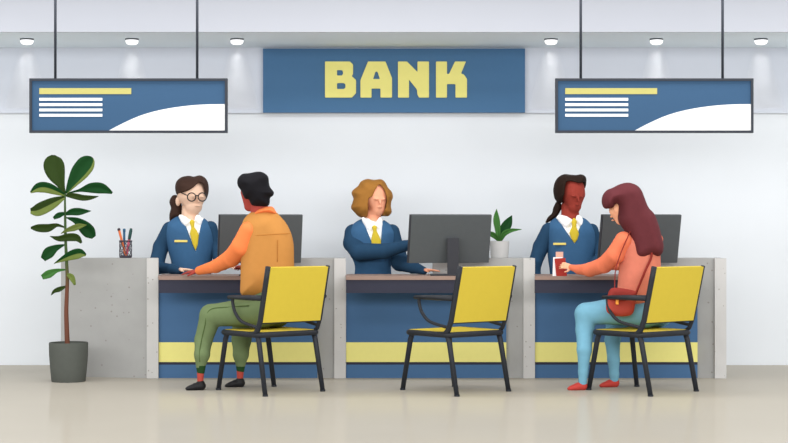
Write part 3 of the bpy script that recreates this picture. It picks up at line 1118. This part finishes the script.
# ---- man in the orange jacket
TY = -.80
def man():
    v = Vol(.0048)
    y = TY
    v.ell(P(254.5, 188, y), (.078, .095, .09))
    v.chain([(250.5, 193.5, y + .02, 10), (249.3, 206.3, y + .03, 5.2)], .015)
    v.chain([(258, 200, y, 8), (261, 217, y, 8.5)], .012)
    f = Vector((-.8, .6, 0))
    face_bits(v, P(245.5, 196, y + .09), f, .9)
    v.ell(P(257, 195, y - .09), (.02, .01, .03), None, .006)
    cz = lambda py: Z(py, y)
    cx = X(267, y)
    v.cone((cx, y, .56), (cx, y, cz(235)), .085, .095, .03)
    v.cone((cx - .09, y, cz(231)), (cx + .09, y, cz(231)), .05, .05, .03)
    v.cone((cx, y, cz(230)), P(260, 214, y), .06, .052, .03)
    near_arm = [(248, 230, y - .08, 8.4), (241.5, 246, y - .05, 9.8), (231.5, 258, y + .08, 8.8), (216, 266.3, y + .25, 6.5), (199, 270.6, y + .42, 4.3)]
    far_arm = [(281, 232, y + .05, 8), (277, 250, y + .15, 8), (262, 262, y + .30, 6.5), (246, 266, y + .45, 4.6)]
    for a in (near_arm, far_arm):
        v.chain([(p, q, r, t * .75) for p, q, r, t in a], .01)
    hand(v, P(198.5, 271.2, y + .43), (-.86, .42, -.06), (0.05, -.25, 1), -1, size=.86, curl=.22)
    hand(v, P(245, 266.4, y + .46), (-.5, .8, -.06), (0, .1, 1), 1, size=.86, curl=.3)
    legs = [[(262, 313, -.86, 14.5), (238, 313, -.84, 13.2), (211, 315.5, -.77, 11.2), (203.5, 340, -.77, 8.8), (202, 355, -.83, 7.6), (200.7, 366, -.83, 4.9)],
            [(276, 313, -.68, 14), (258, 316, -.62, 12), (243, 319, -.56, 10.5), (241.5, 340, -.57, 9.6), (240.8, 355, -.63, 7.6), (240.6, 364.5, -.63, 5)]]
    for l in legs:
        v.chain([(p, q, r, t * .82) for p, q, r, t in l], .01)
    for px, y_, py in ((200.6, -.83, 364), (239.8, -.63, 363)):
        v.chain([(px, py, y_, 3.4), (px, py + 19, y_, 2.6)], .008)
        a = P(px, py + 22, y_); a.z = .022
        v.cone(a, a + Vector((-.06, .02, -.008)), .016, .009, .006)
    b = v.mesh('person', 'skin_deep')
    tag(b, 'seated customer with black hair in orange jacket and green trousers', 'person', 'customers seated at the counter')
    v = Vol(.005)
    v.puff([(254, 211), (248, 214.5), (243, 221), (241, 232), (241.2, 245), (240.8, 262), (240.6, 280), (241, 294), (250, 296.5), (264, 297), (280, 298), (294, 296), (294.5, 280), (294, 262), (293.6, 245), (291, 233), (286, 223), (280, 216), (275, 211.5), (264, 209)], y, .125, 19)
    jk = v.mesh('jacket', 'jacket_amber', b)
    # seams follow the back of the jacket
    for pts in ([(252, 235.6), (265, 235), (278, 234), (290, 233.6)], [(247, 258), (246.6, 270), (246.8, 288)], [(277.5, 240), (277.5, 250), (277.4, 262)]):
        bm = bmesh.new()
        w = []
        for p in crom(pts, 4, False):
            e = min(abs(p[0] - 241), abs(294 - p[0]))
            yy = y - .125 * math.sqrt(max(0, 1 - max(0, 1 - e / 19) ** 2))
            w.append(P(p[0], p[1], yy - .0008))
        tube(bm, w, .0022, 6)
        obj('seam', bm, 'jacket_seam', jk, smooth=True)
    v = Vol(.0045)
    v.puff([(252, 216.5), (256, 211), (261, 208), (267, 206.5), (272.5, 206.8), (275, 210), (276.5, 214), (268, 213.6), (258, 215)], y - .02, .085, 7)
    v.mesh('collar', 'jacket_orange', b)
    for a in (near_arm, far_arm):
        v = Vol(.005); v.chain(a, .012); v.mesh('sleeve', 'jacket_orange', b)
    v = Vol(.005)
    for l in legs: v.chain(l, .014)
    v.cone(P(263, 312, -.85), P(277, 312, -.68), .093, .09, .03)
    v.cone(P(268, 298, y), P(268, 308, y), .10, .10, .03)
    tr = v.mesh('trousers', 'trouser_green', b)
    bm = bmesh.new()
    w = []
    for px, py in crom([(249, 305.5), (230, 307), (213, 308.5), (207, 314), (205, 325), (201.5, 340), (199.5, 352), (199.8, 362)], 6, False):
        # ride on the near side of the leg
        best = None
        for q0, q1 in zip(legs[0], legs[0][1:]):
            for t in np.linspace(0, 1, 14):
                c = [q0[i] + (q1[i] - q0[i]) * t for i in range(4)]
                d2 = (c[0] - px) ** 2 + (c[1] - py) ** 2
                if d2 < c[3] ** 2:
                    yy = c[2] - math.sqrt(c[3] ** 2 - d2) * sc_at(c[2])
                    best = yy if best is None else min(best, yy)
        if best is not None: w.append(P(px, py, best - .003))
    tube(bm, w, .003, 6)
    obj('seam', bm, 'trouser_seam', tr, smooth=True)
    for px, y_, py, yo in ((200.9, -.83, 365.2, 0), (240.6, -.63, 363.5, 0)):
        v = Vol(.004); v.chain([(px, py, y_, 5.1), (px - .1, py + 6.2, y_, 4.0)], .004); v.mesh('cuff', 'cuff_green', b)
        v = Vol(.004); v.chain([(px - .3, py + 6, y_, 3.7), (px - .6, py + 17, y_, 3.0)], .004); v.mesh('sock', 'sock_red', b)
    shoe('shoe', 'black_leather', (186.5, 390, -.85), (204, 390, -.825), 9, b)
    shoe('shoe', 'black_leather', (226, 387, -.65), (243.3, 387, -.625), 9, b)
    v = Vol(.0045)
    v.puff([(237.4, 181), (239, 177), (243, 173.8), (249, 173.2), (257, 171.7), (263, 172.4), (268, 176.5), (269, 183.5), (270.3, 187.5), (273.7, 192), (273, 195.5), (270, 198), (269.6, 203), (267, 206.5), (258, 207.3), (252, 205.3), (249, 200), (245.3, 199), (243, 195), (241, 190.5), (238, 186)], y - .005, .13, 13, smooth=6)
    v.mesh('hair', 'hair_black', b)
    return b


man()


def woman():
    v = Vol(.0048)
    y = TY
    v.ell(P(627, 204, y), (.092, .10, .105))
    v.chain([(618.5, 210.5, y + .01, 9.4), (620.7, 219.5, y + .02, 5.6)], .015)
    v.chain([(630, 212, y, 7), (634, 232, y, 8)], .012)
    v.ell(P(615.6, 208.5, y - .045), (.014, .012, .026), None, .006)
    face_bits(v, P(612.5, 214, y + .06), Vector((-.85, .5, -.1)), .8)
    cx = X(640, y)
    v.cone((cx, y, .56), (cx, y, Z(248, y)), .08, .085, .03)
    v.cone((cx - .07, y, Z(243, y)), (cx + .07, y, Z(243, y)), .05, .05, .03)
    v.cone((cx, y, Z(242, y)), P(634, 228, y), .055, .05, .03)
    near_arm = [(623.5, 240, y - .08, 8.6), (616, 254, y - .04, 9.3), (604, 265, y + .09, 8.2), (590, 269.7, y + .24, 7.0), (579, 269.5, y + .36, 4.6), (571, 267.3, y + .42, 2.9)]
    far_arm = [(655, 240, y + .06, 8), (650, 258, y + .16, 7.5), (634, 266, y + .28, 6), (612, 266, y + .38, 4)]
    for a in (near_arm, far_arm):
        v.chain([(p, q, r, t * .75) for p, q, r, t in a], .01)
    hand(v, P(572.5, 267.4, y + .42), (-.93, .25, .22), (.15, -1, .35), -1, size=.68, curl=.55)
    hand(v, P(611, 266, y + .39), (-.7, .5, -.05), (0, .1, 1), 1, size=.8, curl=.3)
    legs = [[(644, 313, -.82, 14.5), (615, 311, -.80, 13.2), (586, 314, -.76, 11), (584.8, 330, -.77, 9), (584.3, 350, -.83, 7.2), (583.2, 372, -.83, 4.8), (582.6, 383, -.83, 4.2)],
            [(658, 313, -.64, 14), (638, 316, -.60, 12), (616, 320, -.56, 10), (612.5, 340, -.57, 7.6), (613.6, 360, -.63, 6), (614.2, 374, -.63, 4.6), (614.2, 380, -.63, 4.2)]]
    for l in legs:
        v.chain([(p, q, r, t * .82) for p, q, r, t in l], .01)
    for px, y_, py in ((582.8, -.83, 380), (614, -.63, 378)):
        a = P(px, py, y_); a.z = .024
        v.cone(P(px, py - 2, y_), a, .021, .016, .006)
        v.cone(a, a + Vector((-.055, .02, -.009)), .015, .009, .006)
    b = v.mesh('person', 'skin_woman')
    tag(b, 'seated customer with long wine red hair, coral top and light blue jeans', 'person', 'customers seated at the counter')
    v = Vol(.005)
    v.puff([(634, 227), (626, 230), (620, 236), (617.5, 248), (619.5, 262), (618.5, 276), (617.5, 292), (619, 303), (628, 308), (645, 309), (658, 306), (660.5, 290), (660.5, 265), (659, 245), (653, 232), (644, 227)], y, .118, 17)
    v.mesh('sweater', 'sweater_salmon', b)
    for a in (near_arm, far_arm):
        v = Vol(.005); v.chain(a, .012); v.mesh('sleeve', 'sweater_coral', b)
    v = Vol(.005)
    for l in legs: v.chain(l, .014)
    v.cone(P(645, 312, -.82), P(659, 312, -.64), .093, .09, .03)
    v.mesh('jeans', 'jeans_blue', b)
    shoe('shoe', 'shoe_red', (568.6, 390.5, -.85), (585.6, 390.5, -.82), 8, b)
    shoe('shoe', 'shoe_red', (600.5, 387.5, -.65), (617.6, 387.5, -.62), 8, b)
    v = Vol(.0045)
    v.puff([(602, 203), (602.6, 196), (606.5, 190.5), (613, 187.6), (620, 184.2), (628, 182.6), (636, 185), (641, 190), (644.3, 198), (648, 207), (654, 214), (658, 224), (661, 235), (663.2, 245), (662, 253), (657, 257), (650, 257), (643, 259.6), (636.5, 259), (632, 255), (630, 246), (628, 238), (624, 230), (618.6, 221.5), (617.6, 213), (616.8, 205.2), (614.6, 204.2), (612.4, 207.6), (605, 208.6)], y - .03, .125, 12, smooth=6)
    v.mesh('hair', 'hair_wine', b)
    return b


woman()

# ------------------------------------------------------------------ handbag
bag = thing('handbag', 'red brown shoulder bag hanging at the side of the long haired customer', 'bag', P(621, 316, -.965))
v = Vol(.004)
v.puff([(610, 290), (618, 289.6), (628, 290), (636, 292), (635.5, 302), (633.5, 312), (629, 315.8), (618, 316.4), (610, 314.5), (606.2, 310), (606.4, 300), (608, 294)], -.945, .030, 6)
v.mesh('bag_body', 'bag_red', bag)
v = Vol(.0035)
v.puff([(610, 289.5), (615, 287.6), (626, 288.8), (636, 291.5), (636, 296), (631, 300.5), (620, 302), (610, 300.5), (607.5, 297)], -.962, .023, 5)
v.mesh('bag_flap', 'bag_dark_red', bag)
box('clasp', (X(615.8, -1), -1.006, Z(304.5, -1)), (X(618.6, -1), -.985, Z(299.3, -1)), 'bag_gold', bag, .003)
bm = bmesh.new()
tube(bm, [P(*p) for p in crom([(614.6, 292, -.96), (614.8, 280, -.95), (615.6, 270, -.935), (619, 258, -.93), (625, 243, -.94), (631, 230, -.90)], 5, False)], .0085, 8, .4)
obj('strap', bm, 'bag_dark_red', bag, smooth=True)
bm = bmesh.new()
tube(bm, [P(*p) for p in crom([(636, 293, -.96), (641, 281, -.945), (646, 269, -.935), (651.5, 256, -.925), (650, 244, -.93), (640, 231, -.90)], 5, False)], .0085, 8, .4)
obj('strap', bm, 'bag_dark_red', bag, smooth=True)

# ------------------------------------------------------------------ booklet, sheet and card held on the counter
yb = -.365 + .03
def leaning(name, px0, px1, py0, py1, y, th, m, lean_px=0, cover=None):
    bm = bmesh.new()
    prism_xz(bm, px_poly([(px0 + lean_px, py0), (px1 + lean_px, py0), (px1, py1), (px0, py1)], y), y, y + th)
    return obj(name, bm, m)

YD = -.27
pyd = HZ + (CZ - DZ) / sc_at(YD) - .05
bk = thing('passport_booklet', 'red booklet standing on the right counter in the hand of the long haired customer', 'booklet', P(561, pyd, YD))
bm = bmesh.new(); prism_xz(bm, px_poly([(554.6, 258.6), (565.3, 258), (567, pyd), (556.4, pyd)], YD), YD, YD + .003); obj('cover', bm, 'booklet_red', bk)
bm = bmesh.new(); prism_xz(bm, px_poly([(555, 259.2), (565, 258.8), (566.6, pyd), (556.8, pyd)], YD), YD + .003, YD + .009); obj('pages', bm, 'paper_white', bk)
bm = bmesh.new(); prism_xz(bm, px_poly([(554.6, 258.6), (565.3, 258), (567, pyd), (556.4, pyd)], YD), YD + .009, YD + .012); obj('cover', bm, 'booklet_red', bk)
YD2 = YD + .016
pyd2 = HZ + (CZ - DZ) / sc_at(YD2) - .05
tag(leaning('paper_sheet', 552.6, 562, 257.2, pyd2, YD2, .0025, 'paper_white', .6), 'white paper sheet standing behind the red booklet on the right counter', 'paper')
YD3 = YD2 + .006
pyd3 = HZ + (CZ - DZ) / sc_at(YD3) - .05
tag(leaning('card', 555.8, 563.2, 251.8, pyd3, YD3, .0025, 'card_beige', 0), 'beige card sticking up above the red booklet on the right counter', 'card')

# ------------------------------------------------------------------ leaves
def leaf(spine, widths, y0, dy, mats, parent, name='leaf', cup=.25, split=3):
    """spine px points from stem to tip, half widths px; dy: how far the tip comes towards (-) or away (+)"""
    n = 5
    sp = crom([(a, b) for a, b in spine], n, False)
    wd = crom([(w, 0) for w in widths], n, False)
    bm = bmesh.new()
    rows = []
    k = len(sp)
    cols = (-1, -.62, -.25, 0, .25, .62, 1)
    for i, p in enumerate(sp):
        u = i / (k - 1)
        y = y0 + dy * math.sin(u * math.pi * .5)
        c = P(p[0], p[1], y)
        a = np.array(sp[max(i - 1, 0)]); b_ = np.array(sp[min(i + 1, k - 1)])
        t = (b_ - a) / (np.linalg.norm(b_ - a) + 1e-9)
        nrm = Vector((-t[1] * -1, 0, t[0] * 1))  # world x right, z up; px y down
        nrm = Vector((t[1], 0, t[0])).normalized()
        w = max(wd[i][0], .15) * sc_at(y)
        rows.append([bm.verts.new(c + nrm * w * s + Vector((0, -1, 0)) * (w * cup * (s * s) - .004 * (s == 0))) for s in cols])
    for i in range(k - 1):
        for j in range(len(cols) - 1):
            f = bm.faces.new((rows[i][j], rows[i][j + 1], rows[i + 1][j + 1], rows[i + 1][j]))
            f.material_index = 0 if j >= split else 1
    bmesh.ops.recalc_face_normals(bm, faces=bm.faces)
    me = bpy.data.meshes.new(name)
    bm.to_mesh(me); bm.free()
    o = link(name, me, mats, parent, True)
    md = o.modifiers.new('thickness', 'SOLIDIFY'); md.thickness = .003; md.offset = 0
    return o


PY = -.24
plant = thing('potted_plant', 'tall leafy potted plant in a grey pot standing on the floor beside the left divider', 'plant', (X(68.6, PY), PY, 0))
cx = X(68.6, PY); s = sc_at(PY)
hp = Z(342.3, PY)
bm = bmesh.new()
lathe(bm, [(0, .0), (16.6 * s, 0), (16.9 * s, .004), (18.2 * s, hp * .35), (19.2 * s, hp * .68), (19.4 * s, hp * .97), (19.2 * s, hp), (17.8 * s, hp), (17.7 * s, hp - .04), (17.4 * s, hp - .05), (0, hp - .05)], (cx, PY, 0), 48)
obj('pot', bm, 'pot_grey', plant, autosmooth=True)
bm = bmesh.new()
lathe(bm, [(0, hp - .052), (17.3 * s, hp - .052), (17.3 * s, hp - .03), (9 * s, hp - .022), (0, hp - .018)], (cx, PY, 0), 32)
obj('soil', bm, 'soil', plant, smooth=True)
bm = bmesh.new()
st = crom([(67.4, 347), (66.8, 330), (66.3, 312), (66.8, 295), (67.3, 280), (66.6, 262), (65.6, 240), (65.2, 220), (65, 205), (65, 194)], 4, False)
tube(bm, [P(p[0], p[1], PY) for p in st], [((2.6 - 1.7 * i / (len(st) - 1)) * s) for i in range(len(st))], 12)
obj('stem', bm, 'plant_stem', plant, smooth=True)
OD, GD, OL, GM = 'leaf_olive_dark', 'leaf_green_dark', 'leaf_olive_light', 'leaf_green_mid'
LEAVES = [
    ([(64.6, 195), (61.5, 186), (57, 175), (54.3, 165.5), (53.5, 158.5), (53.6, 155)], [1.5, 3.6, 8.8, 10.4, 7.6, 1.6], .06, (OD, OD)),
    ([(66, 193.5), (72.5, 183), (79.5, 173), (86.5, 164.2), (90.6, 159.4), (92.3, 157.3)], [1, 5.2, 8.6, 8.8, 5.6, 1.2], .03, (GD, OL), 1),
    ([(64.5, 195), (55, 190.5), (46, 187.5), (38, 188), (30.5, 192.5)], [1.4, 4.2, 5.3, 4.6, .8], -.05, (OL, GD)),
    ([(66.5, 193.5), (79, 190.5), (91, 188), (102, 188.5), (112.3, 193)], [.6, 1.4, 4.9, 5.2, 1], .05, (GD, GD)),
    ([(65.6, 195.5), (73, 195.8), (83, 197.8), (91, 197.6), (98.5, 196.3)], [1, 2.8, 2.9, 2, .2], -.06, (OD, OD)),
    ([(65, 197), (55, 202), (45, 207), (37, 210.5), (30.5, 211)], [1.4, 5, 6.4, 5.8, 2.6], -.08, (OL, OD)),
    ([(65, 214.5), (72, 212), (80, 211.6), (91, 211)], [1, 3.3, 3.5, .2], -.05, (GD, GD)),
    ([(65.3, 213), (59, 215.2), (53.5, 218.3)], [1.2, 2.8, 1.3], -.05, (GD, GD)),
    ([(66, 217.6), (76, 220.6), (84, 226.6), (90, 232.6), (94, 237.3)], [.4, 3.2, 6.2, 6.3, 2.4], .02, (GD, GD)),
    ([(61, 233.5), (67, 230.3), (74, 228), (80, 226), (86.5, 225)], [.3, 1.8, 3, 2.5, .2], -.07, (OL, OL)),
    ([(65, 227.5), (57, 225.2), (48, 228), (38, 228), (30.8, 227.8)], [.6, 1.8, 4, 3.7, 1], -.03, (OD, OD)),
    ([(50, 236.3), (59, 238.6), (69, 237.2), (77, 238), (81.5, 243)], [.3, 2.7, 3.9, 3.5, 1], -.06, (OD, OD)),
    ([(65, 244.6), (56, 248), (49, 252.8), (43, 259.3)], [.5, 3.3, 5.6, 2.8], -.03, (GD, GD)),
    ([(54, 263.6), (63, 259), (72, 255.2), (80, 253.4), (86, 255)], [.2, 2.7, 4.8, 4.8, 1], -.06, (GD, OL)),
    ([(66, 269.6), (57, 270.6), (49, 274), (42, 277.3)], [.6, 2, 4, 2.3], -.04, (GM, GM)),
    ([(66.4, 274), (71.5, 277), (75, 285)], [.9, 3, 1], -.05, (OL, OL)),
    ([(66.6, 286), (60, 289), (54.5, 291.2), (51, 295.3)], [.5, 2.4, 1.7, .2], -.03, (OD, OD)),
]
for spn, wd, dy, ms, *sp_j in LEAVES:
    leaf(spn, wd, PY, dy, ms, plant, split=sp_j[0] if sp_j else 3)

# small plant on the divider
SY = .15
HD = Z(258.3, -.012) + .001
sp_ = thing('small_potted_plant', 'small green leafed plant in a white pot on top of a concrete divider', 'plant', (X(499.5, SY), SY, HD))
s = sc_at(SY); cx = X(499.5, SY)
top = Z(241, SY) - HD
bm = bmesh.new()
lathe(bm, [(0, 0), (8.6 * s, 0), (8.8 * s, .003), (9.9 * s, top), (9.2 * s, top), (9.0 * s, top - .02), (0, top - .02)], (cx, SY, HD), 36)
obj('pot', bm, 'pot_white', sp_, autosmooth=True)
bm = bmesh.new()
lathe(bm, [(0, top - .022), (8.9 * s, top - .022), (8.9 * s, top - .012), (0, top - .006)], (cx, SY, HD), 24)
obj('soil', bm, 'soil', sp_, smooth=True)
for spn, wd, dy, ms in [
    ([(499, 242), (497.8, 230), (496.4, 219), (496.6, 209)], [1.2, 2.8, 3.2, .2], .02, (GM, GM)),
    ([(500, 242), (503.5, 231), (508, 223), (512, 215.3)], [1.2, 4.6, 4.4, .2], .03, (GD, GD)),
    ([(499.6, 242), (504, 234), (511, 230.5), (521.6, 229.4)], [1, 2.6, 2, .2], -.04, (GM, GM)),
    ([(499.5, 242), (495.5, 236.5), (491, 233.8), (487.5, 231.5)], [1, 2.6, 2.4, .4], -.05, (GM, GM)),
]:
    leaf(spn, wd, SY, dy, ms, sp_, cup=.15)

# ------------------------------------------------------------------ pen cup and pens
CPY = .13
cx = X(125.6, CPY); s = sc_at(CPY)
hc = Z(240.6, CPY) - HD
cup = thing('pen_cup', 'small dark wire mesh pen cup on top of the left concrete divider', 'cup', (cx, CPY, HD))
r0 = 6.0 * s
bm = bmesh.new()
for k in range(7):
    for sg in (-1, 1):
        pts = [(cx + r0 * math.cos(a0 + sg * u * 1.6), CPY + r0 * math.sin(a0 + sg * u * 1.6), HD + .004 + u * (hc - .006)) for a0 in [2 * math.pi * k / 7] for u in np.linspace(0, 1, 12)]
        tube(bm, pts, .0026, 5)
obj('wire_mesh', bm, 'mesh_dark', cup, smooth=True)
for nm, zz in (('rim', hc - .003),):
    bm = bmesh.new()
    tube(bm, [(cx + r0 * math.cos(a), CPY + r0 * math.sin(a), HD + zz) for a in np.linspace(0, 2 * math.pi, 28, endpoint=False)], .005, 8, closed=True)
    obj(nm, bm, 'mesh_dark', cup, smooth=True)
bm = bmesh.new(); lathe(bm, [(0, 0), (r0 * .97, 0), (r0 * 1.02, .006), (r0, .016), (r0 * .9, .016), (r0 * .88, .006), (0, .006)], (cx, CPY, HD), 28)
obj('base', bm, 'mesh_dark', cup, autosmooth=True)


def pen(name, label, tip, foot, r, mbody, mcap, capfrac):
    a = Vector(foot); b = Vector(tip)
    t = thing(name, label, name.replace('_', ' ').split()[-1], a)
    c = a + (b - a) * (1 - capfrac)
    bm = bmesh.new(); tube(bm, [a, a + (c - a) * .03, c], [r * .5, r, r], 10); obj('barrel', bm, mbody, t, smooth=True)
    bm = bmesh.new(); tube(bm, [c, c + (b - c) * .2, c + (b - c) * .8, b], [r * 1.08, r * 1.2, r * 1.2, r * .8], 10); obj('cap', bm, mcap, t, smooth=True)


zf = HD + .008
pen('ballpoint_pen', 'orange pen leaning left in the wire mesh cup', P(118.6, 228.3, CPY - .01), (cx + .006, CPY - .021, zf), 1.25 * s, 'pen_orange', 'pen_dark', .08)
pen('ballpoint_pen', 'slim dark blue pen standing upright in the middle of the wire mesh cup', P(124.2, 228.6, CPY + .012), (cx - .012, CPY + .018, zf), 1.2 * s, 'pen_blue', 'pen_blue', .12)
pen('marker_pen', 'thick dark green capped marker leaning right in the wire mesh cup', P(131.2, 228.3, CPY), (cx + .004, CPY + .001, zf), 1.35 * s, 'pen_pink', 'pen_green', .40)

# ================================================================== LIGHT, CAMERA
w = bpy.data.worlds.new('World'); SC.world = w; w.use_nodes = True
w.node_tree.nodes['Background'].inputs['Color'].default_value = (1.0, 1.0, 1.0, 1)
w.node_tree.nodes['Background'].inputs['Strength'].default_value = 0.55


def area(name, loc, target, sx, sy_, energy, col=(1, 1, 1)):
    ld = bpy.data.lights.new(name, 'AREA')
    ld.shape = 'RECTANGLE'; ld.size = sx; ld.size_y = sy_; ld.energy = energy; ld.color = col
    o = bpy.data.objects.new(name, ld); COL.objects.link(o)
    o.location = loc
    o.rotation_euler = (Vector(target) - Vector(loc)).to_track_quat('-Z', 'Y').to_euler()
    return o


area('front_fill', (0, -7.2, 2.35), (0, .8, .6), 18, 1.4, 480)  # added fill light above the view, evens out wall, clerks and counter
area('foreground_fill', (0, -3.9, 3.2), (0, -3.9, 0), 11, .8, 85)  # added fill light, brightens the floor towards the camera
area('overhead_fill', (0, -1.0, 2.86), (0, -.9, 0), 11, .5, 115)  # added fill light overhead, lifts the floor by the counter and lower wall

cd = bpy.data.cameras.new('camera')
cd.sensor_width = 36; cd.lens = F / 788 * 36
cd.shift_y = -(443 / 2 - HZ) / 788
co = bpy.data.objects.new('camera', cd); COL.objects.link(co)
co.location = (0, CY, CZ); co.rotation_euler = (math.pi / 2, 0, 0)
cd.clip_end = 100
SC.camera = co
SC.view_settings.view_transform = 'Standard'
SC.view_settings.look = 'None'
SC.view_settings.exposure = 0.15
SC.view_settings.gamma = 1
SC.view_settings.use_curve_mapping = False
